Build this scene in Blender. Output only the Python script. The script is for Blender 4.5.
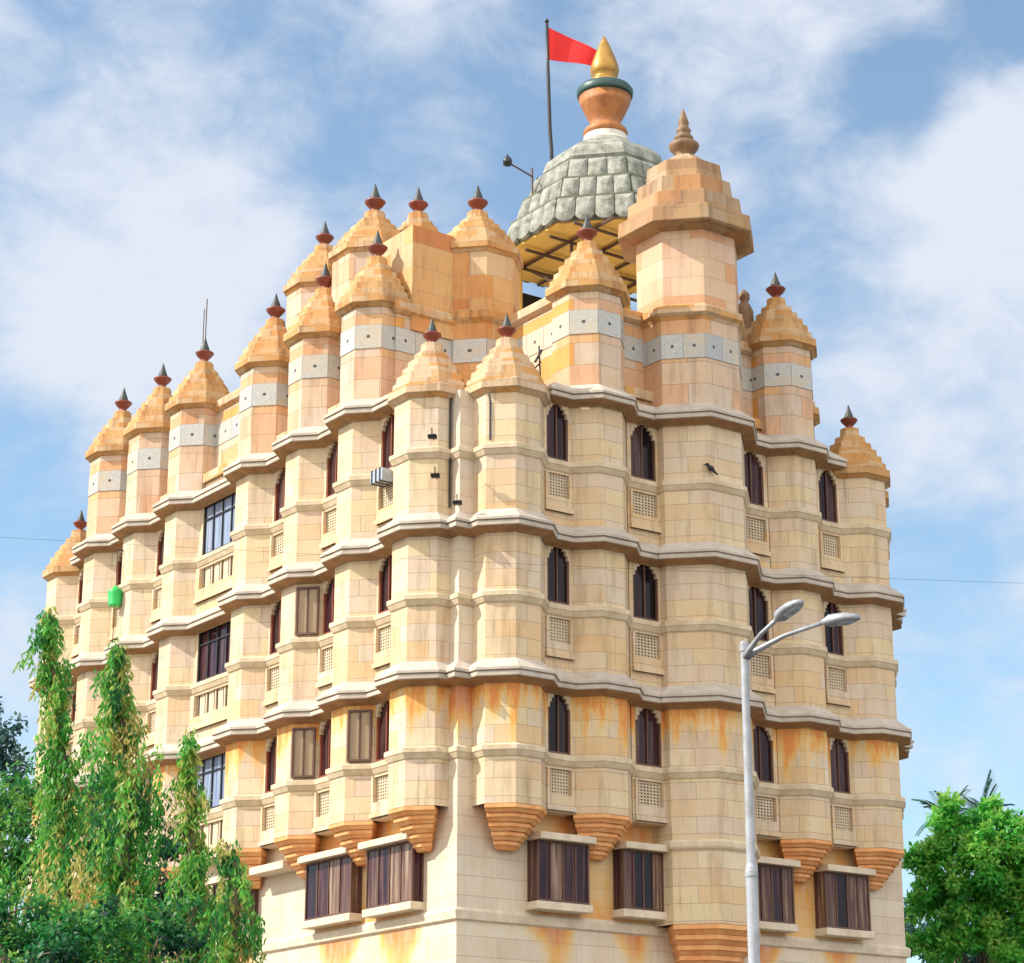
import bpy, bmesh, math, random
from mathutils import Vector, noise
S = bpy.context.scene
for o in list(bpy.data.objects): bpy.data.objects.remove(o)
COL = S.collection
R = math.radians
random.seed(7)

# ------------------------------------------------------------------ camera
AZ = R(54.355); PITCH = R(17.768); FPX = 2268.93
CAM = Vector((-27.115, -39.811, 0.0))            # eye height is z = 0; the ground lies at z = -1.6
GZ = -1.6
cd = bpy.data.cameras.new('camera'); co = bpy.data.objects.new('camera', cd); COL.objects.link(co)
co.location = CAM; co.rotation_euler = (R(90) + PITCH, 0, AZ - R(90))
cd.sensor_fit = 'HORIZONTAL'; cd.sensor_width = 36; cd.lens = FPX / 1024 * 36
cd.clip_start = 0.1; cd.clip_end = 5000
S.camera = co
FW = Vector((math.cos(AZ), math.sin(AZ), 0)); RT = Vector((math.sin(AZ), -math.cos(AZ), 0))

def ray(px, py):
    x = (px - 512) / FPX; y = -(py - 481.5) / FPX
    f = math.cos(PITCH) - y * math.sin(PITCH); u = math.sin(PITCH) + y * math.cos(PITCH)
    return FW * f + RT * x + Vector((0, 0, u))
def at(px, py, d):                                # a point of the place at horizontal distance d
    v = ray(px, py); return CAM + v * (d / math.hypot(v.x, v.y))

# ------------------------------------------------------------------ sun, sky, exposure
SUN = Vector((-0.86, 0.42, 0.80)).normalized()    # towards the sun
sl = bpy.data.lights.new('sun', 'SUN'); sl.energy = 5.0; sl.angle = R(0.6); sl.color = (1, .93, .82)
so = bpy.data.objects.new('sun', sl); COL.objects.link(so)
so.rotation_euler = SUN.to_track_quat('Z', 'Y').to_euler()

W_ = bpy.data.worlds.new('World'); S.world = W_; W_.use_nodes = True
nt = W_.node_tree; N = nt.nodes; L = nt.links
for n in list(N): N.remove(n)
def nd(t, **k):
    n = N.new(t)
    for a, b in k.items(): setattr(n, a, b)
    return n
out = nd('ShaderNodeOutputWorld'); bg = nd('ShaderNodeBackground'); L.new(bg.outputs[0], out.inputs[0])
sky = nd('ShaderNodeTexSky', sky_type='NISHITA'); sky.sun_disc = False
sky.sun_elevation = math.asin(SUN.z); sky.sun_rotation = math.atan2(SUN.x, SUN.y)
sky.air_density = 1.0; sky.dust_density = 0.6; sky.ozone_density = 2.0
bg.inputs[1].default_value = 0.15
tc = nd('ShaderNodeTexCoord')
def math_n(op, a, b=None, clamp=False):
    n = nd('ShaderNodeMath', operation=op, use_clamp=clamp)
    for i, v in enumerate((a, b)):
        if v is None: continue
        if isinstance(v, (int, float)): n.inputs[i].default_value = v
        else: L.new(v, n.inputs[i])
    return n.outputs[0]
def sky_noise(scale, detail, rough, off, stretch=(1, 1, 1.5)):
    m = nd('ShaderNodeMapping'); m.inputs['Scale'].default_value = stretch; m.inputs['Location'].default_value = off
    L.new(tc.outputs['Generated'], m.inputs[0])
    n = nd('ShaderNodeTexNoise'); n.inputs['Scale'].default_value = scale; n.inputs['Detail'].default_value = detail
    n.inputs['Roughness'].default_value = rough; n.inputs['Distortion'].default_value = .35
    L.new(m.outputs[0], n.inputs['Vector']); return n.outputs[0]
dens = math_n('ADD', math_n('MULTIPLY', sky_noise(7, 9, .56, (1.3, 4.1, .2)), .75), math_n('MULTIPLY', sky_noise(24, 8, .62, (3.3, .4, 2.2)), .55))
# cloud banks and gaps: (direction given through a picture point, size, weight)
for px, py, rad, wgt in [(235, 190, 120, .20), (70, 300, 170, .22), (150, 380, 130, .16), (430, 40, 90, .16), (985, 175, 110, .37), (930, 330, 180, .14),
                         (30, 690, 90, .12), (1000, 430, 150, .10), (900, 40, 120, .10), (700, 30, 150, .06),
                         (905, 95, 75, -.50), (1010, 10, 55, -.42), (310, 90, 110, -.10), (540, 110, 130, -.12), (780, 190, 130, -.10), (40, 60, 130, -.06),
                         (950, 560, 170, -.10), (20, 480, 110, -.14), (330, 190, 60, -.10)]:
    dv = nd('ShaderNodeVectorMath', operation='DISTANCE'); L.new(tc.outputs['Generated'], dv.inputs[0]); dv.inputs[1].default_value = ray(px, py).normalized()
    mr = nd('ShaderNodeMapRange', interpolation_type='SMOOTHSTEP'); L.new(dv.outputs['Value'], mr.inputs[0])
    mr.inputs[1].default_value = 0; mr.inputs[2].default_value = rad * 1.5 / FPX; mr.inputs[3].default_value = wgt; mr.inputs[4].default_value = 0
    dens = math_n('ADD', dens, mr.outputs[0])
# unseen half of the sky: bright cloud added behind the viewer as fill light
dp = nd('ShaderNodeVectorMath', operation='DOT_PRODUCT'); L.new(tc.outputs['Generated'], dp.inputs[0]); dp.inputs[1].default_value = (-.55, -.80, .2)
back = nd('ShaderNodeMapRange', interpolation_type='SMOOTHSTEP'); L.new(dp.outputs['Value'], back.inputs[0])
back.inputs[1].default_value = -.25; back.inputs[2].default_value = .75; back.inputs[3].default_value = 0; back.inputs[4].default_value = 1
dens = math_n('ADD', dens, math_n('MULTIPLY', back.outputs[0], .28))
cov = nd('ShaderNodeMapRange', interpolation_type='SMOOTHSTEP'); L.new(dens, cov.inputs[0])
cov.inputs[1].default_value = .50; cov.inputs[2].default_value = .94; cov.inputs[3].default_value = .10; cov.inputs[4].default_value = 1
ccol = nd('ShaderNodeMix', data_type='RGBA'); L.new(back.outputs[0], ccol.inputs[0])
ccol.inputs[6].default_value = (4.1, 4.4, 4.95, 1); ccol.inputs[7].default_value = (9.8, 9.6, 9.3, 1)
hue = nd('ShaderNodeMix', data_type='RGBA', blend_type='MULTIPLY'); hue.inputs[0].default_value = 1
L.new(sky.outputs[0], hue.inputs[6]); hue.inputs[7].default_value = (1.02, 1.13, 1.08, 1)
mx = nd('ShaderNodeMix', data_type='RGBA'); L.new(cov.outputs[0], mx.inputs[0]); L.new(hue.outputs[2], mx.inputs[6]); L.new(ccol.outputs[2], mx.inputs[7])
L.new(mx.outputs[2], bg.inputs[0])

S.view_settings.view_transform = 'Standard'; S.view_settings.look = 'None'
S.view_settings.exposure = 0.34; S.view_settings.gamma = 1.0; S.view_settings.use_curve_mapping = False
S.render.engine = 'CYCLES'

# ------------------------------------------------------------------ materials
MATS = {}
class NT:
    def __init__(s, name):
        s.m = bpy.data.materials.new(name); s.m.use_nodes = True; s.t = s.m.node_tree
        s.p = s.t.nodes['Principled BSDF']; MATS[name] = s.m
    def n(s, t, **k):
        x = s.t.nodes.new(t)
        for a, b in k.items(): setattr(x, a, b)
        return x
    def l(s, a, b): s.t.links.new(a, b)
    def noise(s, vec, scale, detail=5, rough=.6, st=None):
        if st:
            m = s.n('ShaderNodeMapping'); m.inputs['Scale'].default_value = st; s.l(vec, m.inputs[0]); vec = m.outputs[0]
        x = s.n('ShaderNodeTexNoise'); x.inputs['Scale'].default_value = scale; x.inputs['Detail'].default_value = detail
        x.inputs['Roughness'].default_value = rough; s.l(vec, x.inputs['Vector']); return x.outputs[0]
    def ramp(s, fac, stops, mode='LINEAR'):
        x = s.n('ShaderNodeValToRGB'); e = x.color_ramp; e.interpolation = mode
        while len(e.elements) < len(stops): e.elements.new(.5)
        for el, (p, c) in zip(e.elements, stops): el.position = p; el.color = (*c, 1) if len(c) == 3 else c
        s.l(fac, x.inputs[0]); return x.outputs[0]
    def mix(s, fac, a, b, mode='MIX'):
        x = s.n('ShaderNodeMix', data_type='RGBA', blend_type=mode)
        for i, v in ((0, fac), (6, a), (7, b)):
            if isinstance(v, (int, float)): x.inputs[i].default_value = v
            elif isinstance(v, tuple): x.inputs[i].default_value = (*v, 1)
            else: s.l(v, x.inputs[i])
        return x.outputs[2]
    def rng(s, v, a, b, c, d):
        x = s.n('ShaderNodeMapRange'); s.l(v, x.inputs[0])
        for i, q in enumerate((a, b, c, d)): x.inputs[i + 1].default_value = q
        return x.outputs[0]
    def bump(s, h, strength, dist=.02, prev=None):
        x = s.n('ShaderNodeBump'); x.inputs['Strength'].default_value = strength; x.inputs['Distance'].default_value = dist
        s.l(h, x.inputs['Height'])
        if prev: s.l(prev, x.inputs['Normal'])
        return x.outputs[0]

def stone(name, tones, bw=1.55, rh=.385, voff=.0, rough=.72, mortar=(.36, .26, .16), grime=.55, stain_glow=None, msize=.006, cornice_glow=False):
    """coursed ashlar: every block takes one of TONES; UVs are metres"""
    s = NT(name); uv = s.n('ShaderNodeUVMap'); mp = s.n('ShaderNodeMapping'); mp.inputs['Location'].default_value = (0, voff, 0)
    s.l(uv.outputs[0], mp.inputs[0])
    geo = s.n('ShaderNodeNewGeometry'); pos = geo.outputs['Position']
    b = s.n('ShaderNodeTexBrick'); s.l(mp.outputs[0], b.inputs['Vector'])
    b.inputs['Color1'].default_value = (0, 0, 0, 1); b.inputs['Color2'].default_value = (1, 1, 1, 1); b.inputs['Mortar'].default_value = (.5, .5, .5, 1)
    b.inputs['Scale'].default_value = 1; b.inputs['Mortar Size'].default_value = msize; b.inputs['Mortar Smooth'].default_value = .3
    b.inputs['Brick Width'].default_value = bw; b.inputs['Row Height'].default_value = rh; b.offset = .5
    c = s.ramp(b.outputs['Color'], tones, 'CONSTANT')
    n1 = s.noise(pos, 1.1, 5, .65); c = s.mix(s.rng(n1, .35, .7, 0, .5), c, (.90, .72, .50), 'MULTIPLY')
    n2 = s.noise(pos, 3.0, 6, .7, (1, 1, .12)); c = s.mix(s.rng(n2, .50, .74, 0, grime), c, (.34, .25, .17), 'MULTIPLY'); n4 = s.noise(pos, 6.5, 6, .75, (1, 1, .05)); c = s.mix(s.rng(n4, .60, .76, 0, grime * 1.2), c, (.22, .17, .13), 'MULTIPLY')   # rain streaks
    n3 = s.noise(pos, 22, 4, .6); c = s.mix(s.rng(n3, .3, .7, 0, .16), c, (.55, .45, .35), 'MULTIPLY')
    c = s.mix(b.outputs['Fac'], c, mortar)
    if cornice_glow:                                                       # orange glow in the shade of the lowest cornice, put into the colour as uneven runs
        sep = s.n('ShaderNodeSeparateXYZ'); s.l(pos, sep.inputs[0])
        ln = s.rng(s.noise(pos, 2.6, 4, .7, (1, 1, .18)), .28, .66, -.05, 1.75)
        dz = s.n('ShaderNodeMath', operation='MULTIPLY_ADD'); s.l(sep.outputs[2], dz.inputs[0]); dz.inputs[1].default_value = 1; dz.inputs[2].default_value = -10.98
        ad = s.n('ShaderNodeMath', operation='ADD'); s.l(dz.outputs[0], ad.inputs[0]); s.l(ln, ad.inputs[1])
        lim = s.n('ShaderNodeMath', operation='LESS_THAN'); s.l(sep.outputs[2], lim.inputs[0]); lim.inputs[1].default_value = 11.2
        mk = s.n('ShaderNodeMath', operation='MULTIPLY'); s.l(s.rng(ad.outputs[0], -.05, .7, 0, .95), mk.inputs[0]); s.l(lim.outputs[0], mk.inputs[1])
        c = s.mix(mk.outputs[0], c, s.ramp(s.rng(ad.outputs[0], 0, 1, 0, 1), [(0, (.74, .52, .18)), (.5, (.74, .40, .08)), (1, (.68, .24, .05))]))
    if stain_glow:
        a = s.n('ShaderNodeAttribute', attribute_name='stain_glow')  # rust runs under the boxes plus orange glow put into the colour of wall and pier
        sc = s.ramp(a.outputs['Fac'], [(0, (.68, .54, .33)), (.35, (.72, .45, .14)), (.62, (.70, .33, .06)), (.9, (.60, .19, .04))])
        sn = s.rng(s.noise(pos, 5, 6, .7, (1, 1, .22)), .32, .58, .45, 1); st_ = s.n('ShaderNodeMath', operation='MULTIPLY'); s.l(s.rng(a.outputs['Fac'], .02, .45, 0, .95), st_.inputs[0]); s.l(sn, st_.inputs[1])
        c = s.mix(st_.outputs[0], c, sc)
    s.l(c, s.p.inputs['Base Color']); s.p.inputs['Roughness'].default_value = rough
    inv = s.n('ShaderNodeMath', operation='SUBTRACT'); inv.inputs[0].default_value = 1; s.l(b.outputs['Fac'], inv.inputs[1])
    nb = s.bump(inv.outputs[0], .6, .012); nb = s.bump(n3, .25, .01, nb); s.l(nb, s.p.inputs['Normal'])
    return s.m
CREAM = [(0, (.67, .545, .37)), (.20, (.66, .535, .41)), (.38, (.70, .575, .37)), (.55, (.67, .515, .34)), (.70, (.65, .55, .43)), (.82, (.72, .60, .43)), (.93, (.69, .50, .29))]
stone('cream_stone', CREAM, voff=.12, cornice_glow=True)
stone('ground_stone', [(0, (.68, .59, .47)), (.4, (.65, .56, .46)), (.7, (.70, .62, .50))], bw=2.1, rh=.42, stain_glow=True, grime=.25, mortar=(.45, .36, .26))
stone('upper_stone', [(0, (.66, .50, .36)), (.18, (.68, .42, .22)), (.30, (.64, .48, .36)), (.44, (.66, .42, .27)), (.56, (.70, .35, .09)), (.66, (.62, .50, .40)), (.80, (.66, .38, .20)), (.90, (.60, .46, .33))], bw=1.25, rh=.55, voff=.05, mortar=(.36, .24, .15), msize=.008)
stone('orange_block_stone', [(0, (.62, .30, .10)), (.25, (.64, .40, .17)), (.45, (.56, .22, .07)), (.62, (.64, .38, .16)), (.82, (.62, .44, .26))], bw=1.2, rh=.62, grime=.6, msize=.005)
stone('pink_block_stone', [(0, (.66, .44, .30)), (.3, (.66, .36, .20)), (.5, (.68, .49, .36)), (.75, (.68, .50, .34))], bw=1.0, rh=.5, grime=.3, msize=.004)
stone('ochre_roof_stone', [(0, (.56, .34, .14)), (.3, (.54, .28, .09)), (.5, (.58, .40, .22)), (.75, (.56, .31, .11))], bw=.5, rh=.2, grime=.9, msize=.003)
stone('pale_roof_stone', [(0, (.60, .44, .28)), (.35, (.60, .38, .19)), (.6, (.62, .47, .32)), (.8, (.62, .33, .11))], bw=.5, rh=.2, grime=.85, msize=.003)
stone('tan_roof_stone', [(0, (.44, .28, .14)), (.4, (.38, .23, .12)), (.7, (.42, .30, .19)), (.85, (.46, .24, .10))], bw=.7, rh=.5, grime=.8, msize=.004)

def plain(name, col, rough=.6, metal=0, var=.3, scale=3, streak=True, dark=None, bump=.15):
    s = NT(name); geo = s.n('ShaderNodeNewGeometry'); pos = geo.outputs['Position']
    dark = dark or tuple(c * .5 for c in col)
    n = s.noise(pos, scale, 6, .65); c = s.mix(s.rng(n, .38, .72, 0, var * 1.6), col, dark)
    if streak:
        n2 = s.noise(pos, 4, 5, .7, (1, 1, .15)); c = s.mix(s.rng(n2, .5, .75, 0, var), c, dark)
    s.l(c, s.p.inputs['Base Color']); s.p.inputs['Roughness'].default_value = rough; s.p.inputs['Metallic'].default_value = metal
    if bump: s.l(s.bump(s.noise(pos, 26, 4), bump, .01), s.p.inputs['Normal'])
    return s.m
plain('cornice_stone', (.54, .475, .40), .75, dark=(.30, .24, .19), var=.4, scale=2, bump=.06)
plain('string_stone', (.66, .55, .39), .75, dark=(.42, .30, .16), var=.45)
plain('ledge_stone', (.70, .60, .46), .75, dark=(.40, .30, .2), var=.35)
plain('terracotta_stone', (.80, .42, .17), .75, dark=(.66, .24, .07), var=.6)
plain('soffit_shade', (.40, .22, .10), .85, dark=(.20, .11, .05), var=.5)  # cornice underside darkened so its colour carries the shade
plain('yellow_plaster', (.84, .52, .12), .8, dark=(.5, .28, .08), var=.25)
plain('dome_stone', (.36, .37, .33), .8, dark=(.11, .12, .08), var=.7, scale=3.4)
plain('dome_joint', (.16, .17, .11), .9)
plain('white_stone', (.74, .70, .62), .8, dark=(.4, .36, .3))
plain('red_finial', (.23, .05, .03), .45, dark=(.10, .03, .02), var=.4, streak=False)
plain('dark_spike', (.045, .05, .047), .5, dark=(.03, .035, .03), streak=False)
plain('stone_finial', (.27, .15, .07), .6, dark=(.12, .08, .045), var=.6, scale=6)
plain('orange_finial', (.46, .18, .05), .6, dark=(.26, .09, .03), var=.55, scale=4)
plain('gold_metal', (.50, .28, .06), .4, metal=.5, dark=(.24, .12, .03), var=.5)
plain('teal_paint', (.03, .075, .07), .45, dark=(.02, .06, .06), streak=False)
plain('brown_wood', (.12, .055, .035), .5, dark=(.05, .02, .015), streak=False)
plain('red_wood', (.24, .06, .035), .5, dark=(.1, .03, .02), streak=False)
plain('black_metal', (.018, .018, .02), .45, streak=False, bump=0)
plain('rust_steel', (.10, .05, .035), .6, streak=False, bump=0)
plain('galvanised_steel', (.44, .47, .52), .45, metal=.25, dark=(.20, .19, .18), var=.45, bump=0)
plain('lamp_lens', (.42, .47, .55), .15, streak=False, bump=0)
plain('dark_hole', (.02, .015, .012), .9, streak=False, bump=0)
plain('lattice_stone', (.60, .50, .36), .8, dark=(.38, .29, .2))
plain('green_plastic', (.02, .50, .10), .4, streak=False, bump=0)
plain('flag_cloth', (.80, .012, .010), .7, streak=False, bump=0)
plain('crow_feather', (.015, .015, .018), .5, streak=False, bump=0)
plain('bark', (.17, .12, .08), .9, dark=(.07, .05, .035))
plain('asphalt', (.05, .05, .052), .9, streak=False); plain('paving', (.20, .18, .16), .9, streak=False); plain('earth', (.20, .17, .12), .95, streak=False)
plain('kerb_paint', (.6, .58, .52), .8); plain('road_paint', (.75, .75, .72), .7, streak=False)

def tile_mat():
    s = NT('glazed_tile'); uv = s.n('ShaderNodeUVMap'); b = s.n('ShaderNodeTexBrick'); s.l(uv.outputs[0], b.inputs[0])
    b.inputs['Color1'].default_value = (0, 0, 0, 1); b.inputs['Color2'].default_value = (1, 1, 1, 1)
    b.inputs['Scale'].default_value = 1; b.inputs['Brick Width'].default_value = 1; b.inputs['Row Height'].default_value = 1; b.offset = 0
    b.inputs['Mortar Size'].default_value = .015
    c = s.ramp(b.outputs['Color'], [(0, (.50, .47, .40)), (.3, (.40, .42, .43)), (.5, (.52, .52, .49)), (.75, (.44, .44, .41))], 'CONSTANT')
    pos = s.n('ShaderNodeNewGeometry').outputs['Position']
    nz = s.noise(pos, 16, 5, .7); c = s.mix(s.rng(nz, .40, .60, 0, .6), c, (.33, .35, .37))
    # carved medallion: a ring and a dark boss in every tile
    fr = s.n('ShaderNodeVectorMath', operation='FRACTION'); s.l(uv.outputs[0], fr.inputs[0])
    di = s.n('ShaderNodeVectorMath', operation='DISTANCE'); s.l(fr.outputs[0], di.inputs[0]); di.inputs[1].default_value = (.5, .5, 0)
    dot = s.ramp(di.outputs['Value'], [(0, (1, 1, 1)), (.055, (1, 1, 1)), (.085, (0, 0, 0)), (.30, (0, 0, 0)), (.34, (.06, .06, .06)), (.38, (0, 0, 0))])
    nz2 = s.noise(pos, 1.6, 6, .75); c = s.mix(s.rng(nz2, .46, .66, 0, .75), c, (.56, .43, .28)); c = s.mix(dot, c, (.06, .05, .045)); c = s.mix(b.outputs['Fac'], c, (.25, .22, .18))
    s.l(c, s.p.inputs['Base Color']); s.p.inputs['Roughness'].default_value = .5
    s.l(s.bump(dot, -.4, .02), s.p.inputs['Normal'])
tile_mat()
def pane_mat(name, stops, rough=.08):
    s = NT(name); uv = s.n('ShaderNodeUVMap'); a = s.n('ShaderNodeAttribute', attribute_name='tone')
    # curtains in folds behind the glass; each pane has its own cloth
    n = s.noise(uv.outputs[0], 11, 3, .55, (1, .05, 1))
    ad = s.n('ShaderNodeMath', operation='MULTIPLY_ADD'); s.l(n, ad.inputs[0]); ad.inputs[1].default_value = .9; s.l(a.outputs['Fac'], ad.inputs[2])
    c = s.ramp(ad.outputs[0], stops); s.l(c, s.p.inputs['Base Color']); s.p.inputs['Roughness'].default_value = rough
    s.p.inputs['Specular IOR Level'].default_value = .22
pane_mat('curtained_glass', [(.28, (.006, .006, .012)), (.46, (.028, .010, .018)), (.60, (.085, .030, .035)), (.72, (.12, .07, .05)), (.86, (.26, .16, .11)), (1, (.40, .32, .24))])
pane_mat('dark_glass', [(.3, (.006, .005, .008)), (.5, (.022, .009, .012)), (.68, (.05, .020, .022)), (.85, (.10, .06, .05)), (1, (.20, .14, .11))])
pane_mat('tan_glass', [(.2, (.20, .13, .08)), (.6, (.34, .24, .15)), (1, (.42, .31, .2))], .2)
pane_mat('blue_glass', [(.2, (.02, .03, .06)), (.5, (.07, .11, .22)), (.75, (.25, .30, .42)), (1, (.4, .44, .52))])

def leaf_mat(name, stops):
    s = NT(name); a = s.n('ShaderNodeAttribute', attribute_name='tone')
    c = s.ramp(a.outputs['Fac'], stops); s.l(c, s.p.inputs['Base Color']); s.p.inputs['Roughness'].default_value = .5
    tr = s.n('ShaderNodeBsdfTranslucent'); s.l(s.mix(.5, c, (.30, .5, .05), 'ADD') if False else c, tr.inputs[0])
    mx = s.n('ShaderNodeMixShader'); mx.inputs[0].default_value = .5; s.l(s.p.outputs[0], mx.inputs[1]); s.l(tr.outputs[0], mx.inputs[2])
    s.l(mx.outputs[0], s.t.nodes['Material Output'].inputs[0])
leaf_mat('ashoka_leaf', [(0, (.008, .06, .035)), (.3, (.025, .19, .04)), (.55, (.07, .36, .05)), (.75, (.18, .48, .07)), (.9, (.38, .48, .09)), (1, (.54, .46, .14))])
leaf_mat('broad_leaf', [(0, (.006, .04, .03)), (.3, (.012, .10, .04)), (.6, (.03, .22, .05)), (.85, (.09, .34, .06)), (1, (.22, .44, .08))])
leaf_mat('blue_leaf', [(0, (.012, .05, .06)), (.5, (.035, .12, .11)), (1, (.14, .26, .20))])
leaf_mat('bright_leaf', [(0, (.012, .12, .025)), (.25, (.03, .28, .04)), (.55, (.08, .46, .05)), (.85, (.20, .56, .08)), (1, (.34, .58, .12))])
leaf_mat('palm_leaf', [(0, (.015, .07, .04)), (1, (.05, .16, .06))])

# ------------------------------------------------------------------ mesh builder
class MB:
    def __init__(s): s.v = []; s.f = []; s.uv = []; s.mi = []; s.attr = []; s.pa = []
    def face(s, pts, uv=None, mi=0, a=0.0):
        i = len(s.v); s.v += [tuple(p) for p in pts]; s.f.append(tuple(range(i, i + len(pts))))
        s.uv.append(uv or [(0, 0)] * len(pts)); s.mi.append(mi); s.attr.append(a)
    def quad(s, a, b, c, d, mi=0, u0=0.0, at_=0.0):        # a,b bottom edge; c,d top edge; UV in metres
        w = (Vector(b) - Vector(a)).length; h = (Vector(d) - Vector(a)).length; z = min(a[2], d[2])
        s.face((a, b, c, d), [(u0, z), (u0 + w, z), (u0 + w, z + h), (u0, z + h)], mi, at_)
    def box(s, P, t0, t1, p0, p1, z0, z1, mi=0):          # P maps (t along face, p outward, z) to the place
        c = [P(t, p, z) for z in (z0, z1) for p in (p0, p1) for t in (t0, t1)]
        for a, b, d, e in ((2, 3, 7, 6), (1, 0, 4, 5), (0, 2, 6, 4), (3, 1, 5, 7)): s.quad(c[a], c[b], c[d], c[e], mi, random.random() * 3)
        s.face((c[4], c[5], c[7], c[6]), [(0, 0), (t1 - t0, 0), (t1 - t0, p1 - p0), (0, p1 - p0)], mi)
        s.face((c[0], c[1], c[3], c[2]), [(0, 0), (t1 - t0, 0), (t1 - t0, p1 - p0), (0, p1 - p0)], mi)
    def rings(s, loops, closed=True, mi=0, cap0=False, cap1=False, u0=0.0):
        """skin a list of equal-length loops of points"""
        n = len(loops[0]); v = loops[0][0][2]
        for k in range(len(loops) - 1):
            A, B = loops[k], loops[k + 1]; u = u0
            hgt = (Vector(B[0]) - Vector(A[0])).length
            m = mi[k] if isinstance(mi, (list, tuple)) else mi
            for i in range(n if closed else n - 1):
                j = (i + 1) % n; w = (Vector(A[j]) - Vector(A[i])).length
                s.face((A[i], A[j], B[j], B[i]), [(u, v), (u + w, v), (u + w, v + hgt), (u, v + hgt)], m); u += w
            v += hgt
        m0 = mi[0] if isinstance(mi, (list, tuple)) else mi; m1 = mi[-1] if isinstance(mi, (list, tuple)) else mi
        if cap0: s.face(list(reversed(loops[0])), [(p[0], p[1]) for p in reversed(loops[0])], m0)
        if cap1: s.face(loops[-1], [(p[0], p[1]) for p in loops[-1]], m1)
    def lathe(s, cx, cy, prof, n=16, mi=0, rot=0.0):       # prof: (radius, z)
        s.rings([[(cx + r * math.cos(rot + 2 * math.pi * k / n), cy + r * math.sin(rot + 2 * math.pi * k / n), z) for k in range(n)] for r, z in prof],
                mi=mi, cap0=prof[0][0] > .002, cap1=prof[-1][0] > .002)
    def tube(s, pts, r, n=6, mi=0):
        pts = [Vector(p) for p in pts]; rr = r if isinstance(r, (list, tuple)) else [r] * len(pts); loops = []
        up = None
        for i, p in enumerate(pts):
            d = (pts[min(i + 1, len(pts) - 1)] - pts[max(i - 1, 0)]).normalized()
            if up is None: up = d.orthogonal().normalized()
            up = (up - d * up.dot(d)).normalized(); w = d.cross(up)
            loops.append([tuple(p + (up * math.cos(2 * math.pi * k / n) + w * math.sin(2 * math.pi * k / n)) * rr[i]) for k in range(n)])
        s.rings(loops, mi=mi, cap0=True, cap1=True)
    def build(s, name, mats, parent=None, smooth=False, attr=None, pattr=None, origin=None, bevel=0.0, merge=True, recalc=True):
        if origin is None: origin = parent.matrix_world.translation if False else (ORG.get(parent.name, Vector()) if parent else Vector())
        me = bpy.data.meshes.new(name); o_ = Vector(origin)
        me.from_pydata([tuple(Vector(v) - o_) for v in s.v], [], s.f)
        ul = me.uv_layers.new(name='UVMap'); flat = [c for q in s.uv for p in q for c in p]; ul.data.foreach_set('uv', flat)
        me.polygons.foreach_set('material_index', s.mi)
        if attr:
            at_ = me.attributes.new(attr, 'FLOAT', 'FACE'); at_.data.foreach_set('value', s.attr)
        if pattr: me.attributes.new(pattr, 'FLOAT', 'POINT').data.foreach_set('value', s.pa)
        for m in (mats if isinstance(mats, (list, tuple)) else [mats]): me.materials.append(MATS[m])
        if merge or recalc:
            bm = bmesh.new(); bm.from_mesh(me)
            if merge: bmesh.ops.remove_doubles(bm, verts=bm.verts, dist=.0005)
            if recalc: bmesh.ops.recalc_face_normals(bm, faces=bm.faces)
            bm.to_mesh(me); bm.free()
        if smooth: me.shade_smooth() if hasattr(me, 'shade_smooth') else None
        ob = bpy.data.objects.new(name, me); COL.objects.link(ob)
        if smooth:
            for p in me.polygons: p.use_smooth = True
        if parent: ob.parent = parent
        else: ob.location = o_
        ORG[ob.name] = o_
        if bevel:
            b = ob.modifiers.new('bevel', 'BEVEL'); b.width = bevel; b.segments = 2; b.limit_method = 'ANGLE'; b.angle_limit = R(30)
        return ob
ORG = {}
def empty(name, loc):
    e = bpy.data.objects.new(name, None); COL.objects.link(e); e.location = loc; ORG[e.name] = Vector(loc); return e
def tag(o, label=None, cat=None, group=None, kind=None):
    for k, v in (('label', label), ('category', cat), ('group', group), ('kind', kind)):
        if v: o[k] = v
    return o

# ------------------------------------------------------------------ the setting: ground, pavement, road
g = MB(); g.face([(-900, -900, GZ), (900, -900, GZ), (900, 900, GZ), (-900, 900, GZ)]); tag(g.build('ground', 'earth'), kind='structure')
P3 = lambda t, p, z: (t, -p, z)
g = MB(); g.box(P3, -9, 24, -34, 9, GZ + .004, GZ + .13); tag(g.build('pavement', 'paving'), kind='structure')
g = MB(); g.face([(-120, -34, GZ + .004), (140, -34, GZ + .004), (140, -9.3, GZ + .004), (-120, -9.3, GZ + .004)]); tag(g.build('road', 'asphalt'), kind='structure')
g = MB(); g.box(P3, -120, 140, 9, 9.3, GZ + .002, GZ + .15); tag(g.build('kerb', 'kerb_paint'), kind='structure')
g = MB()
for k in range(40): g.face([(-110 + k * 6, -21.6, GZ + .008), (-107 + k * 6, -21.6, GZ + .008), (-107 + k * 6, -21.45, GZ + .008), (-110 + k * 6, -21.45, GZ + .008)])
tag(g.build('road_markings', 'road_paint'), kind='structure')

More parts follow.
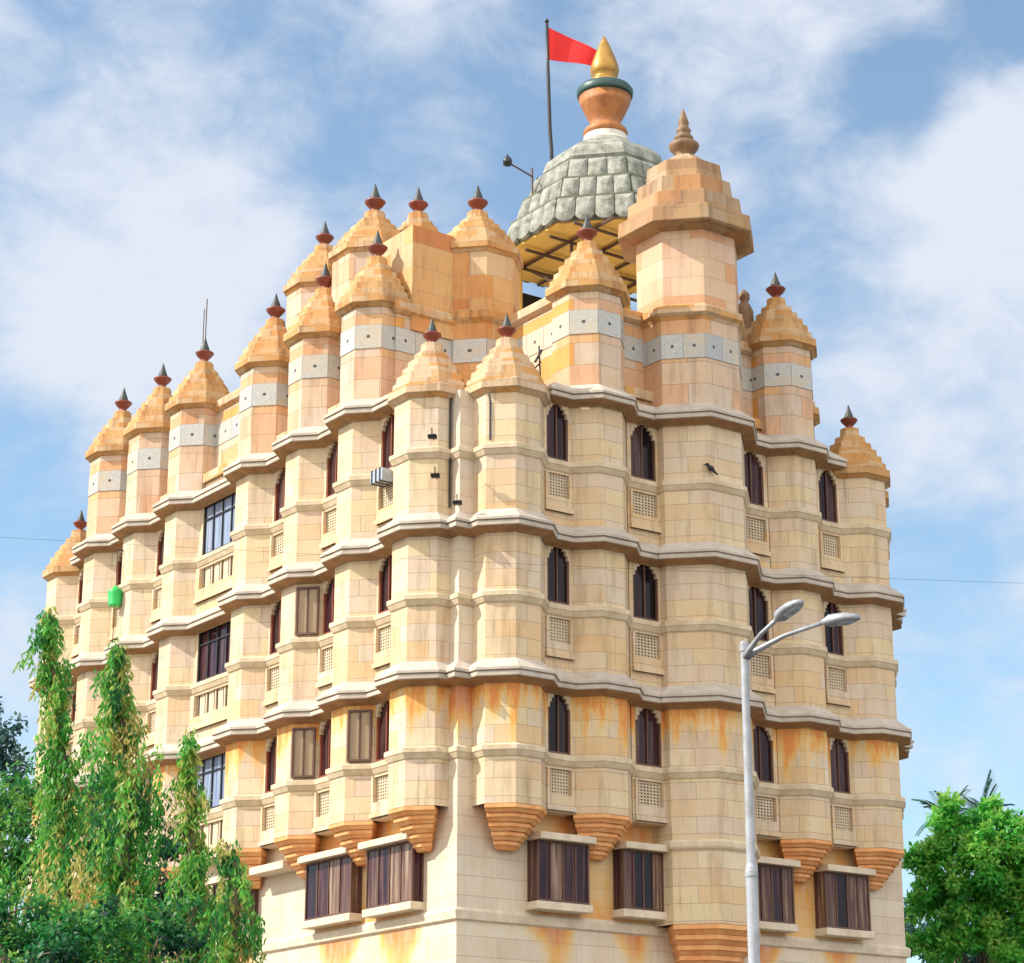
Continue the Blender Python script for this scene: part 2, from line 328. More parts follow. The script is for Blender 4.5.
# ------------------------------------------------------------------ the temple
W, LN = 13.18, 20.94
RX = [1.19, 3.56, 6.59, 9.62, 11.99]; LY = [1.124, 3.577, 6.037, 8.532, 12.41, 14.90, 17.363, 19.816]
RW, RP, R3W, R3P = 1.632, .95, 2.526, 1.44
LW, LP = 1.574, .828
OC = .41421356
RB = RP - (RW - RW * OC) / 2; LB = LP - (LW - LW * OC) / 2       # how far the window bays stand out
PR = lambda t, p, z: (t, -p, z)                                    # right-hand (street) face
PL = lambda t, p, z: (-p, t, z)                                    # left-hand face
PE = lambda t, p, z: (W + p, t, z); PN = lambda t, p, z: (t, LN + p, z)
ZS = [9.47, 12.87, 16.26]                                          # tops of the mid-storey string courses
ZC = [11.10, 14.48, 17.90]                                         # tops of the cornice lips
temple = tag(empty('temple', (W / 2, LN / 2, GZ)), 'many-storeyed cream and orange stone temple with pinnacled turrets and white dome', 'temple')

def octa(cx, cy, w, z, P=None):                                    # octagon of flat-to-flat width w
    r = w / 2 / math.cos(math.pi / 8)
    return [(cx + r * math.cos(math.pi / 8 + k * math.pi / 4), cy + r * math.sin(math.pi / 8 + k * math.pi / 4), z) for k in range(8)]

def side(ts, ws, ps, pb, first=0, last=None):
    """outline of one side as (t, p) from corner to corner"""
    last = len(ts) - 1 if last is None else last; o = []
    for i in range(first, last + 1):
        t, w, p = ts[i], ws[i], ps[i]; s_ = w * OC; k = (w - s_) / 2
        lead = pb if i > 0 else 0; tail = pb if i < len(ts) - 1 else 0
        if abs(p - k - lead) > .01: o.append((t - w / 2, lead))
        o += [(t - w / 2, p - k), (t - s_ / 2, p), (t + s_ / 2, p), (t + w / 2, p - k)]
        if abs(p - k - tail) > .01: o.append((t + w / 2, tail))
    return o
RWS = [RW, RW, R3W, RW, RW]; RPS = [RP, RP, R3P, RP, RP]; LWS = [LW] * 8; LPS = [LP] * 8
def outline_full():
    a = side(RX, RWS, RPS, RB); b = side(LY, LWS, LPS, LB)
    return [(0, 0)] + [PR(t, p, 0)[:2] for t, p in a] + [(W, 0)] + [PE(t, p, 0)[:2] for t, p in b] + [(W, LN)] + \
           [PN(t, p, 0)[:2] for t, p in reversed(a)] + [(0, LN)] + [PL(t, p, 0)[:2] for t, p in reversed(b)]
NQ = 2.3
def outline_top():
    a = [(NQ, RB)] + side(RX, RWS, RPS, RB, 1, 3) + [(W - NQ, RB)]; b = [(NQ, LB)] + side(LY, LWS, LPS, LB, 1, 6) + [(LN - NQ, LB)]
    return [(NQ, NQ)] + [PR(t, p, 0)[:2] for t, p in a] + [(W - NQ, NQ)] + [PE(t, p, 0)[:2] for t, p in b] + [(W - NQ, LN - NQ)] + \
           [PN(t, p, 0)[:2] for t, p in reversed(a)] + [(NQ, LN - NQ)] + [PL(t, p, 0)[:2] for t, p in reversed(b)]
NX, NY = 2.85, 2.75
def outline_cross():
    return [(NX, NY), (NX, 0), (W - NX, 0), (W - NX, NY), (W, NY), (W, LN - NY), (W - NX, LN - NY), (W - NX, LN), (NX, LN), (NX, LN - NY), (0, LN - NY), (0, NY)]
def clean(path):
    o = []
    for p in path:
        if not o or (Vector(p) - Vector(o[-1])).length > .004: o.append(p)
    return o
def offset(path, d, z):
    n = len(path); o = []
    for i in range(n):
        a, b, c = Vector(path[i - 1]), Vector(path[i]), Vector(path[(i + 1) % n])
        d1, d2 = (b - a).normalized(), (c - b).normalized(); n1, n2 = Vector((d1.y, -d1.x)), Vector((d2.y, -d2.x))
        q = b + (n1 + n2) * (d / max(.2, 1 + n1.dot(n2))); o.append((q.x, q.y, z))
    return o
def sweep(path, prof, name, mats, mi=0, bevel=0):
    m = MB(); path = clean(path); m.rings([offset(path, d, z) for d, z in prof], mi=mi); return m.build(name, mats, temple, bevel=bevel)

FULL, TOPO, CROSS = outline_full(), outline_top(), outline_cross()
rect = [(0, 0), (W, 0), (W, LN), (0, LN)]
# -- base wall, gridded so the rust runs under the box windows can be carried as stains, with the orange glow put into the colour
RBOX = [(2.54, 1.40), (4.76, 1.14), (8.58, 1.34), (10.96, 1.44)]; LBOX = [(2.20, 1.86), (4.76, 2.00), (9.35, 1.8), (12.0, 1.8), (14.6, 1.8), (17.2, 1.8)]
RBD, LBD = .38, .30
def stain_glow(t, z, cs):
    s_ = 0.0
    for i, (c, w0) in enumerate(cs):
        top = 5.95 - z
        if top > 0:
            q = noise.noise(Vector((t * 1.5, z * 1.5, i * 3.1))) * .22 + noise.noise(Vector((t * 5, z * 2.5, i * 7.7))) * .07
            ln = 1.55 + .3 * math.sin(i * 2.3 + c)                  # rust runs narrow downwards
            w = w0 * (.60 - .58 * (top / ln) ** 1.2) + q
            s_ = max(s_, min(1, max(0, (w - abs(t - c)) / .55)) * max(.15, 1.0 - top / ln * .75))
    return s_
def pier(t, z):                                                     # orange under-cornice glow put into the colour down the corner pier
    d = 10.95 - z
    return max(0, min(1, (1.5 + .9 * noise.noise(Vector((t * 3, 2.2, z * .4))) - d) / 1.1)) if d > 0 and t < .6 else 0
def wall_glow(t, z, lo, hi):                                          # orange glow of the shaded wall between the box windows, put into its colour
    q = noise.noise(Vector((t * 1.3, z * 1.3, 9))) * .3
    e = min(t - lo, hi - t) + q
    if z > 8.6: return 0
    return max(0, min(1, e / .6)) * (.55 + .45 * noise.noise(Vector((t * .9, z * .9, 4)))) if 5.98 < z < 8.4 else 0
for P, ln, boxes, cut in ((PR, W, RBOX, ((1.7, 5.6), (7.7, 11.9))), (PL, LN, LBOX, ((1.25, 6.3),))):
    m = MB(); st = .10; nt_ = int(ln / st) + 1
    zs_ = [GZ, 0, 2, 3.2] + [3.3 + .10 * k for k in range(79)] + [12, 17.62]
    V = {}
    for i in range(nt_ + 1):
        for j, z in enumerate(zs_):
            t = ln * i / nt_; V[i, j] = len(m.v); m.v.append(P(t, 0, z)); m.pa.append(max([stain_glow(t, z, boxes), pier(t, z)] + [wall_glow(t, z, lo, hi) for lo, hi in cut]))
    for i in range(nt_):
        t0, t1 = ln * i / nt_, ln * (i + 1) / nt_
        for j in range(len(zs_) - 1):
            m.f.append((V[i, j], V[i + 1, j], V[i + 1, j + 1], V[i, j + 1])); m.uv.append([(t0, zs_[j]), (t1, zs_[j]), (t1, zs_[j + 1]), (t0, zs_[j + 1])]); m.mi.append(0); m.attr.append(0)
    m.build('base_wall', 'ground_stone', temple, pattr='stain_glow', merge=False)
m = MB()
m.quad((W, 0, GZ), (W, LN, GZ), (W, LN, 17.62), (W, 0, 17.62)); m.quad((W, LN, GZ), (0, LN, GZ), (0, LN, 17.62), (W, LN, 17.62))
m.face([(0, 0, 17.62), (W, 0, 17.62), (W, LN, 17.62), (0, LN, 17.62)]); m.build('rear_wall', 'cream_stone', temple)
sweep(rect, [(0, 5.76), (.07, 5.80), (.09, 5.97), (.07, 6.0), (0, 6.05)], 'sill_band', 'ledge_stone')

# -- storey cornices and string courses follow the whole outline
for k, (path, z) in enumerate(((FULL, ZC[0]), (FULL, ZC[1]), (TOPO, ZC[2]))):
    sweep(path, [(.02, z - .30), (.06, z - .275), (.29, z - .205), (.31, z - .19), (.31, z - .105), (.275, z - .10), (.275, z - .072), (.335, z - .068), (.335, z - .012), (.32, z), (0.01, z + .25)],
          'cornice', ['cornice_stone', 'soffit_shade'], mi=[1, 1, 0, 0, 0, 0, 0, 0, 0, 0])
for z in ZS: sweep(FULL, [(0, z - .27), (.03, z - .25), (.085, z - .14), (.10, z - .13), (.10, z - .03), (.085, z - .02), (0, z + .02)], 'string_course', 'string_stone')
m = MB(); m.face(offset(clean(TOPO), .0, ZC[2] + .03)); m.build('terrace_slab', 'cornice_stone', temple)

# -- turrets
def finial(m, cx, cy, z, k=1.0, n=14, mb=0, ms=1):
    p = [(.13, 0), (.13, .05), (.09, .07), (.12, .12), (.20, .20), (.255, .275), (.262, .30), (.235, .325), (.13, .35)]
    m.lathe(cx, cy, [(r * k, z + h * k) for r, h in p], n, mb)
    q = [(.14, .345), (.15, .39), (.115, .405), (.125, .44), (.10, .51), (.06, .62), (.025, .74), (0, .80)]
    m.lathe(cx, cy, [(r * k, z + h * k) for r, h in q], n, ms)
def stepped_roof(m, cx, cy, w, z, h=1.02, lip=.19, over=.15, tiers=5, neck=.25, mi=0):
    r0 = w + 2 * over
    loops = [octa(cx, cy, w + .02, z - .10), octa(cx, cy, r0 - .06, z - .01), octa(cx, cy, r0, z), octa(cx, cy, r0, z + lip), octa(cx, cy, r0 - .04, z + lip + .01)]
    zz = z + lip; a = r0 / 2 - .09
    for k in range(tiers):
        f = k / tiers; f2 = (k + 1) / tiers
        r = neck + (a - neck) * (1 - f ** 1.2); r2 = neck + (a - neck) * (1 - f2 ** 1.2)
        z1 = zz + h * f2
        loops += [octa(cx, cy, 2 * r, zz + h * f + .012), octa(cx, cy, 2 * (r - (r - r2) * .14), z1 - .012)]
    loops += [octa(cx, cy, 2 * neck, zz + h + .01), octa(cx, cy, 2 * neck - .04, zz + h + .25), octa(cx, cy, 2 * neck - .16, zz + h + .27)]
    m.rings(loops, mi=mi, cap1=True); return zz + h + .26
def tiles(m, cx, cy, w, z0, z1, per):
    A, B = octa(cx, cy, w + .03, z0), octa(cx, cy, w + .03, z1); A0, B0 = octa(cx, cy, w - .01, z0), octa(cx, cy, w - .01, z1)
    for i in range(8):
        j = (i + 1) % 8; u = i * per + random.randint(0, 9)
        m.face((A[i], A[j], B[j], B[i]), [(u, 0), (u + per, 0), (u + per, 1), (u, 1)]); m.face((A0[i], A0[j], A[j], A[i])); m.face((B[i], B[j], B0[j], B0[i]))
def corbel(m, cx, cy, w, z, h, n, out):
    """inverted stack of half-octagonal slabs shrinking back into the wall"""
    o_ = Vector(out); s_ = Vector((-o_.y, o_.x)); ctr = Vector((cx, cy)); wall = o_.dot(Vector((0 if o_.x < 0 else (W if o_.x > 0 else 0), 0 if o_.y < 0 else (LN if o_.y > 0 else 0))))
    base = ctr.dot(o_) - wall; p = base + w / 2; k = (w - w * OC) / 2
    def loop(f, g, z):
        pts = [(-w / 2 * f + .38 * f, -.02), (-w / 2 * f, max(.06, (p - k) * g)), (-w * OC / 2 * f, p * g), (w * OC / 2 * f, p * g), (w / 2 * f, max(.06, (p - k) * g)), (w / 2 * f - .38 * f, -.02)]
        return [(*(ctr + s_ * t + o_ * (q - base)), z) for t, q in pts]
    for i in range(n):
        f = 1.0 - .14 * i * 5 / n; g = 1.0 - .165 * i * 5 / n; d = h / n; z1 = z - d * i
        m.rings([loop(f - .10, g - .10, z1 - d - .002), loop(f - .04, g - .04, z1 - d * .62), loop(f + .012, g + .012, z1 - d * .52), loop(f + .012, g + .012, z1 - .012), loop(f - .02, g - .02, z1 - .004)], cap0=True, cap1=True)
def turret(cx, cy, w, out, tall, roof='ochre_roof_stone', big=False, seen=True):
    m = MB(); zt = 20.58 if tall else 17.56; zb = 5.98 if big else 8.2; u = random.random() * 5
    split = ZC[2] if tall else 99
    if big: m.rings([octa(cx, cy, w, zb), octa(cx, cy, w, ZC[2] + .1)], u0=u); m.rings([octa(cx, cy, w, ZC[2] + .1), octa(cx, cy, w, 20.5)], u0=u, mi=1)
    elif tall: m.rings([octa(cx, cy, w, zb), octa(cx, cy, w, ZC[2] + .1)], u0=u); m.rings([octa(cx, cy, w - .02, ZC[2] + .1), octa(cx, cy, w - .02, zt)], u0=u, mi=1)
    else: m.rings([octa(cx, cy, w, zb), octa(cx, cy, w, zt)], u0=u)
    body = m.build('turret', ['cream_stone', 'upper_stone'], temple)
    m = MB(); corbel(m, cx, cy, w, zb, 1.7 if big else .88, 8 if big else 5, out); m.build('corbel', 'terracotta_stone', body)
    if big: return body
    m = MB(); zn = stepped_roof(m, cx, cy, w, zt); m.build('turret_roof', roof, body)
    m = MB(); finial(m, cx, cy, zn, .98 if tall else .86); m.build('finial', ['red_finial', 'dark_spike'], body, smooth=True)
    if tall: m = MB(); tiles(m, cx, cy, w - .02, 19.42, 20.03, 1); m.build('tile_band', 'glazed_tile', body)
    return body
for i, x in enumerate(RX):
    w, p = RWS[i], RPS[i]; c = p - w / 2
    if i == 2: big = turret(x, -c, w, (0, -1), True, big=True); continue
    turret(x, -c, w, (0, -1), 0 < i < 4, 'pale_roof_stone' if i in (0,) else 'ochre_roof_stone')
    turret(x, LN + c, w, (0, 1), 0 < i < 4)
turret(RX[2], LN + R3P - R3W / 2, R3W, (0, 1), True, big=True)
for i, y in enumerate(LY):
    c = LP - LW / 2
    turret(-c, y, LW, (-1, 0), 0 < i < 7, 'pale_roof_stone' if i == 0 else 'ochre_roof_stone')
    turret(W + c, y, LW, (1, 0), 0 < i < 7)

# -- the tall central turret of the street face
cx, cy = 6.74, -.06
m = MB(); tiles(m, RX[2], -(R3P - R3W / 2), R3W, 19.30, 19.92, 2); m.build('tile_band', 'glazed_tile', big)
m = MB(); q = (RX[2], -(R3P - R3W / 2))
m.rings([octa(*q, R3W, 20.28), octa(*q, R3W + .10, 20.36), octa(*q, R3W + .26, 20.44), octa(*q, R3W + .26, 20.60), octa(*q, R3W - .2, 20.74)]); m.build('moulding', 'pale_roof_stone', big)
m = MB(); m.rings([octa(cx, cy, 2.42, 20.5), octa(cx, cy, 2.42, 22.9)], u0=.3); upper = m.build('belvedere', 'pink_block_stone', temple)
m = MB(); lo = [octa(cx, cy, 2.42, 22.72), octa(cx, cy, 3.16, 22.80), octa(cx, cy, 3.28, 22.84), octa(cx, cy, 3.24, 23.24)]
for r, za, zb_ in ((2.82, 23.26, 23.74), (2.36, 23.76, 24.26), (1.88, 24.28, 24.80)): lo += [octa(cx, cy, r, za), octa(cx, cy, r - .06, zb_)]
lo += [octa(cx, cy, 1.5, 24.82), octa(cx, cy, .62, 25.22)]; m.rings(lo, cap1=True); m.build('stepped_roof', 'tan_roof_stone', upper, bevel=.015)
m = MB(); m.lathe(cx, cy, [(r, 25.18 + z) for r, z in ((.24, 0), (.24, .07), (.18, .10), (.27, .20), (.37, .32), (.39, .40), (.36, .44), (.20, .47), (.22, .56), (.25, .60), (.22, .65), (.15, .68), (.17, .76), (.19, .82), (.14, .90), (.12, .95), (.145, 1.02), (.10, 1.18), (.04, 1.36), (0, 1.46))], 18)
m.build('finial', 'stone_finial', upper, smooth=True)

# -- window bays between the turrets
def stepped_window(P, ta, tb, z0, z1, p, glass, frame='brown_wood', mull=1, tone=None, arch=True, stonearch='string_stone'):
    m = MB(); e = .045
    m.box(P, ta, ta + e, p - .10, p - .02, z0, z1, 0); m.box(P, tb - e, tb, p - .10, p - .02, z0, z1, 0); m.box(P, ta + e, tb - e, p - .10, p - .02, z0, z0 + e, 0)
    m.box(P, ta + e, tb - e, p - .10, p - .022, z1 - e, z1, 0)
    for k in range(mull):
        t = ta + (tb - ta) * (k + 1) / (mull + 1); m.box(P, t - .018, t + .018, p - .095, p - .035, z0 + e, z1 - e, 0)
    if mull > 1: m.box(P, ta + e, tb - e, p - .094, p - .036, z1 - .40, z1 - .36, 0)
    if arch:                                                       # cusped stone head stepping in from both sides
        w = tb - ta
        for sx in (0, 1):
            for k, (f, h) in enumerate(((.08, .34), (.16, .22), (.27, .12), (.40, .05))):
                a, b = (ta, ta + w * f) if sx == 0 else (tb - w * f, tb)
                m.box(P, a, b, p - .09, p + .008 - k * .004, z1 - h, z1 + .01, 1)
    o = m.build('window', [frame, stonearch], temple)
    g_ = MB(); n = mull + 1
    for k in range(n):
        a = ta + (tb - ta) * k / n; b = ta + (tb - ta) * (k + 1) / n; u = random.random() * 9
        A, B, C_, D_ = P(a, p - .075, z0), P(b, p - .075, z0), P(b, p - .075, z1), P(a, p - .075, z1)
        g_.face((A, B, C_, D_), [(u, 0), (u + b - a, 0), (u + b - a, z1 - z0), (u, z1 - z0)], 0, random.uniform(-.15, .3) if tone is None else tone)
    g_.build('pane', glass, o, attr='tone'); return o
def lattice(P, ta, tb, z0, z1, p, bars=True):
    m = MB(); q = p - .05
    m.face((P(ta, q - .06, z0), P(tb, q - .06, z0), P(tb, q - .06, z1), P(ta, q - .06, z1)), None, 1)
    if bars:                                                       # pierced stone screen
        n = 8; w = tb - ta; h = z1 - z0
        for k in range(n):
            t = ta + w * (k + .5) / n; m.box(P, t - .019, t + .019, q - .04, q, z0, z1)
            z = z0 + h * (k + .5) / n; m.box(P, ta, tb, q - .036, q - .004, z - .017, z + .017)
    else:
        n = int((tb - ta) / .40)
        for k in range(n + 1): t = ta + (tb - ta) * k / n; m.box(P, t - .03, t + .03, q - .04, q, z0, z1)
        for k in range(n):
            t = ta + (tb - ta) * (k + .5) / n; m.box(P, t - .13, t + .13, q - .05, q - .02, z0, z1)
    m.build('lattice_panel', ['lattice_stone', 'dark_hole'], temple)
def bay(P, t0, t1, p, floors=3, wide=False, glass='dark_glass', jam=.06, frame='brown_wood', top=17.72, seen=True):
    m = MB(); ta, tb = t0 + jam, t1 - jam; zb = 8.2
    if not seen: m.box(P, t0 - .04, t1 + .04, -.05, p, zb, top); m.build('bay_wall', 'cream_stone', temple); return
    m.box(P, t0 - .05, ta, -.05, p, zb, top); m.box(P, tb, t1 + .05, -.05, p, zb, top)
    zprev = zb
    for zs in ZS:
        m.box(P, ta, tb, -.05, p, zprev, zs - .89); m.box(P, ta, tb, -.05, p, zs - .32, zs + .02); zprev = zs + 1.38
        for a, b, c_, d in ((t0 + .0, t1 - .0, zs - 1.24, zs - .90), (t0, ta + .01, zs - .90, zs - .31), (tb - .01, t1, zs - .90, zs - .31)): m.box(P, a, b, p - .02, p + .055, c_, d)
        m.box(P, t0 - .02, t1 + .02, p + .0, p + .095, zs - 1.24, zs - 1.14)
    m.box(P, ta, tb, -.05, p, zprev, top)
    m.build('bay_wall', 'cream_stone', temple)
    for k, zs in enumerate(ZS):
        if wide: stepped_window(P, ta, tb, zs + .02, zs + 1.38, p, ('curtained_glass', 'curtained_glass', 'blue_glass')[k] if k else 'blue_glass', 'black_metal', 3, (.25, .05, .30)[k], False)
        else: stepped_window(P, ta, tb, zs + .02, zs + 1.38, p, glass, frame, 1)
        lattice(P, ta, tb, zs - .89, zs - .32, p, not wide)
def edge(ts, ws, i): return ts[i] + ws[i] / 2, ts[i + 1] - ws[i + 1] / 2
for i in range(4):
    a, b = edge(RX, RWS, i)
    if i == 1: b_, a_ = b, a; bay(PR, a + .08, b, RB)
    elif i == 2: bay(PR, a, b - .08, RB)
    else: bay(PR, a, b, RB)
    bay(PN, a, b, RB, seen=False)
for i in range(7):
    a, b = edge(LY, LWS, i); bay(PL, a, b, LB, wide=i == 3, frame='red_wood', jam=.06 if i != 3 else .18); bay(PE, a, b, LB, seen=False)

# -- windows let into the diagonal sides of two turrets
def diag_window(y, zs):
    s_ = LW * OC; a = Vector((-LP, y - s_ / 2)); b = Vector((-(LP - (LW - s_) / 2), y - LW / 2)); d = (b - a).normalized(); n = Vector((-d.y, d.x))
    if n.dot(Vector((-1, -1))) < 0: n = -n
    P = lambda t, p, z: (*(a + d * t + n * p), z)
    stepped_window(P, .05, s_ - .05, zs + .05, zs + 1.22, .11, 'tan_glass', 'brown_wood', 1, .35, False)
for k, f in ((2, 0), (2, 1), (1, 0)): diag_window(LY[k], ZS[f])

# -- box windows of the lower storey, each with hood and sill
def box_window(P, c, w, d, glass='curtained_glass'):
    z0, z1 = 6.27, 7.60; a, b = c - w / 2, c + w / 2; m = MB(); e = .045
    for t in (a, b - e): m.box(P, t, t + e, d - e, d, z0, z1); 
    m.box(P, a, a + e, .0, e, z0, z1); m.box(P, b - e, b, .0, e, z0, z1)
    for t in [a + (w - e) * k / 4 for k in (1, 2, 3)]: m.box(P, t, t + e * .8, d - e, d - .004, z0, z1)
    m.box(P, a + e, b - e, d - e, d - .002, z0, z0 + .05); m.box(P, a + e, b - e, d - e, d - .002, z1 - .06, z1)
    o = m.build('box_window', 'brown_wood', temple)
    g_ = MB(); ed = [a + (w - e) * k / 4 + e / 2 for k in range(5)]
    for k in range(4):
        u = random.random() * 9; q = d - e * .6
        g_.face((P(ed[k], q, z0), P(ed[k + 1], q, z0), P(ed[k + 1], q, z1), P(ed[k], q, z1)), [(u, 0), (u + .4, 0), (u + .4, 1.4), (u, 1.4)], 0, random.choice((-.15, .0, .1, .25, .35)))
    for t in (a + e * .5, b - e * .5):
        u = random.random() * 9; g_.face((P(t, 0, z0), P(t, d, z0), P(t, d, z1), P(t, 0, z1)), [(u, 0), (u + .4, 0), (u + .4, 1.4), (u, 1.4)], 0, random.uniform(.05, .35))
    g_.build('pane', glass, o, attr='tone')
    h = MB(); A = [P(t, p, z) for t, p, z in ((a - .06, -.01, z1), (b + .06, -.01, z1), (b + .06, d + .20, z1 - .02), (a - .06, d + .20, z1 - .02))]
    B = [P(t, p, z) for t, p, z in ((a - .06, -.01, z1 + .20), (b + .06, -.01, z1 + .20), (b + .06, d + .20, z1 + .13), (a - .06, d + .20, z1 + .13))]
    h.rings([A, B], cap0=True, cap1=True); h.build('hood', 'ledge_stone', o, bevel=.012)
    h = MB(); h.box(P, a - .05, b + .05, -.01, d + .06, z0 - .17, z0 - .002); h.build('sill', 'ledge_stone', o, bevel=.012)
for c, w in RBOX: box_window(PR, c, w, RBD)
for c, w in LBOX: box_window(PL, c, w, LBD)
m = MB(); m.box(PL, 6.45, 8.05, -.01, .52, 7.56, 7.74); m.build('hood', 'ledge_stone', temple, bevel=.012)
sweep([(RX[2] - R3W / 2 - .0, 0), *[(RX[2] + a, -b) for a, b in ((-R3W / 2, R3P - (R3W - R3W * OC) / 2), (-R3W * OC / 2, R3P), (R3W * OC / 2, R3P), (R3W / 2, R3P - (R3W - R3W * OC) / 2))], (RX[2] + R3W / 2, 0)],
      [(0, 7.60), (.05, 7.64), (.07, 7.68), (.07, 7.78), (0, 7.84)], 'string_course', 'string_stone')

# -- upper block, parapet, balcony ledges
m = MB(); m.rings([offset(CROSS, 0, ZC[2] - .3), offset(CROSS, 0, 20.6)]); m.build('upper_wall', 'upper_stone', temple)
m = MB(); A, B = offset(CROSS, .012, 19.42), offset(CROSS, .012, 20.03)
for i in range(len(A)):
    j = (i + 1) % len(A); w = (Vector(A[j]) - Vector(A[i])).length; n = max(1, round(w / .62)); m.face((A[i], A[j], B[j], B[i]), [(i * 30, 0), (i * 30 + n, 0), (i * 30 + n, 1), (i * 30, 1)])
m.build('tile_band', 'glazed_tile', temple)
sweep(CROSS, [(.01, 20.36), (.10, 20.44), (.12, 20.46), (.12, 20.64), (.10, 20.68), (-.22, 20.68), (-.22, 20.3)], 'parapet', 'pale_roof_stone')
m = MB(); m.face(offset(CROSS, -.05, 20.32)); m.build('roof_slab', 'white_stone', temple)
for P, ts, ws, rng in ((PR, RX, RWS, range(1, 3)), (PL, LY, LWS, range(1, 6))):
    for i in rng:
        a, b = edge(ts, ws, i); m = MB(); m.box(P, a - .05, b + .05, -.05, .34, 18.34, 18.60); m.box(P, a - .05, b + .05, -.05, .26, 18.24, 18.34)
        m.build('ledge', 'pale_roof_stone', temple, bevel=.02)

# -- second tier: towers and the plain stair block
def tower(cx, cy, w, z0, ze, body='orange_block_stone', ring=True, k=1.0):
    m = MB(); m.rings([octa(cx, cy, w, z0), octa(cx, cy, w, ze)], u0=random.random() * 4); b = m.build('tower', body, temple)
    if ring:
        m = MB(); m.rings([octa(cx, cy, w, 20.44), octa(cx, cy, w + .20, 20.56), octa(cx, cy, w + .22, 20.74), octa(cx, cy, w, 20.80)]); m.build('moulding', 'pale_roof_stone', b)
        m = MB(); tiles(m, cx, cy, w, 19.42, 20.03, 1); m.build('tile_band', 'glazed_tile', b)
    m = MB(); zn = stepped_roof(m, cx, cy, w, ze, h=.95, over=.10, lip=.16, neck=.27); m.build('tower_roof', 'ochre_roof_stone', b)
    m = MB(); finial(m, cx, cy, zn, k); m.build('finial', ['red_finial', 'dark_spike'], b, smooth=True)
tower(2.60, 3.10, 1.98, 17.9, 22.42)
tower(2.25, 5.30, 1.7, 20.3, 23.1, ring=False)
tower(.92, 5.28, 1.95, 20.3, 22.78, 'upper_stone', ring=False, k=1.05)
tower(.95, 7.80, 1.75, 20.3, 22.75, 'upper_stone', ring=False, k=.95)
m = MB(); Ax, Bx, Ay, By = .41, 2.0, 2.70, 4.6
c_ = [(Ax, Ay), (Bx, Ay), (Bx, By), (Ax, By)]; m.rings([[(x, y, 20.03) for x, y in c_], [(x, y, 22.76) for x, y in c_]], cap1=True); m.build('stair_block', 'orange_block_stone', temple)

# -- roof pavilion and its scalloped dome
dx, dy = 9.0, 6.0
m = MB(); m.rings([octa(dx, dy, 5.1, 25.16), octa(dx, dy, 5.1, 25.32)], cap0=True, cap1=True); dome = m.build('dome', 'yellow_plaster', temple)
def scallops(r, z0, z1, r1):
    """one tier of overhanging petal tiles round the octagonal dome"""
    m = MB(); A, B = octa(dx, dy, 2 * r, z0), octa(dx, dy, 2 * r1, z1)
    back0, back1 = octa(dx, dy, 2 * r - .12, z0 + .02), octa(dx, dy, 2 * r1 - .10, z1)
    m.rings([back0, back1], mi=1)
    for i in range(8):
        a0, a1, b0, b1 = (Vector(q) for q in (A[i], A[(i + 1) % 8], B[i], B[(i + 1) % 8])); n = max(2, round((a1 - a0).length / .54))
        mid = (a0 + a1) / 2; nv = Vector((mid.x - dx, mid.y - dy, 0)).normalized()
        for k in range(n):
            p = lambda u, v: a0.lerp(a1, u).lerp(b0.lerp(b1, u), v) + nv * (.05 * math.sin(math.pi * v) + .03)
            g0, g1 = (k + .018) / n, (k + .982) / n; pts = []
            for s_ in range(7):
                x = s_ / 6; u = g0 + (g1 - g0) * x; low = .20 * (abs(2 * x - 1) ** 2.6); pts.append((u, low))
            top = [p(g1, .97), p(g0, .97)]; front = [p(u, v) + nv * .07 * (1 - abs(2 * (u - g0) / (g1 - g0) - 1) ** 3) for u, v in pts] + [top[0], top[1]]
            cen = p((g0 + g1) / 2, .56); rear = [q - nv * .14 for q in front]; inn = [cen.lerp(q, .72) + nv * .045 for q in front]; dp = [cen.lerp(q, .45) + nv * .065 for q in front]
            for i2 in range(len(front)):
                j2 = (i2 + 1) % len(front); m.face((front[i2], front[j2], inn[j2], inn[i2])); m.face((inn[i2], inn[j2], dp[j2], dp[i2])); m.face((front[i2], rear[i2], rear[j2], front[j2]))
            m.face(dp)
    return m.build('petal_tier', ['dome_stone', 'dome_joint'], dome, recalc=True)
scallops(2.64, 25.20, 25.98, 2.50); scallops(2.34, 25.94, 26.70, 2.18); scallops(2.02, 26.66, 27.40, 1.86)
m = MB()
for a, b, z in ((2.56, 2.1, 25.99), (2.24, 1.8, 26.71)): m.rings([octa(dx, dy, 2 * a, z - .06), octa(dx, dy, 2 * a, z), octa(dx, dy, 2 * b, z + .01)])
m.build('tier_ledge', 'dome_joint', dome)
m = MB(); m.rings([octa(dx, dy, 3.1, 27.3), octa(dx, dy, 3.36, 27.56), octa(dx, dy, 3.40, 27.60), octa(dx, dy, 3.2, 27.92), octa(dx, dy, 2.5, 28.24), octa(dx, dy, 1.5, 28.56)], cap1=True); m.build('dome_cap', 'dome_stone', dome)
m = MB(); m.lathe(dx, dy, [(.66, 28.5), (.72, 28.66), (.64, 28.74), (.62, 28.9)], 24); m.build('dome_neck', 'white_stone', dome, smooth=False)
m = MB(); m.lathe(dx, dy, [(.50, 28.86), (.60, 28.92), (.64, 29.02), (.60, 29.12), (.44, 29.22), (.42, 29.30), (.46, 29.42), (.56, 29.62), (.68, 29.88), (.76, 30.12)], 28, 0)
m.lathe(dx, dy, [(.76, 30.12), (.80, 30.20), (.81, 30.34), (.74, 30.44), (.50, 30.50), (.40, 30.52)], 28, 1)
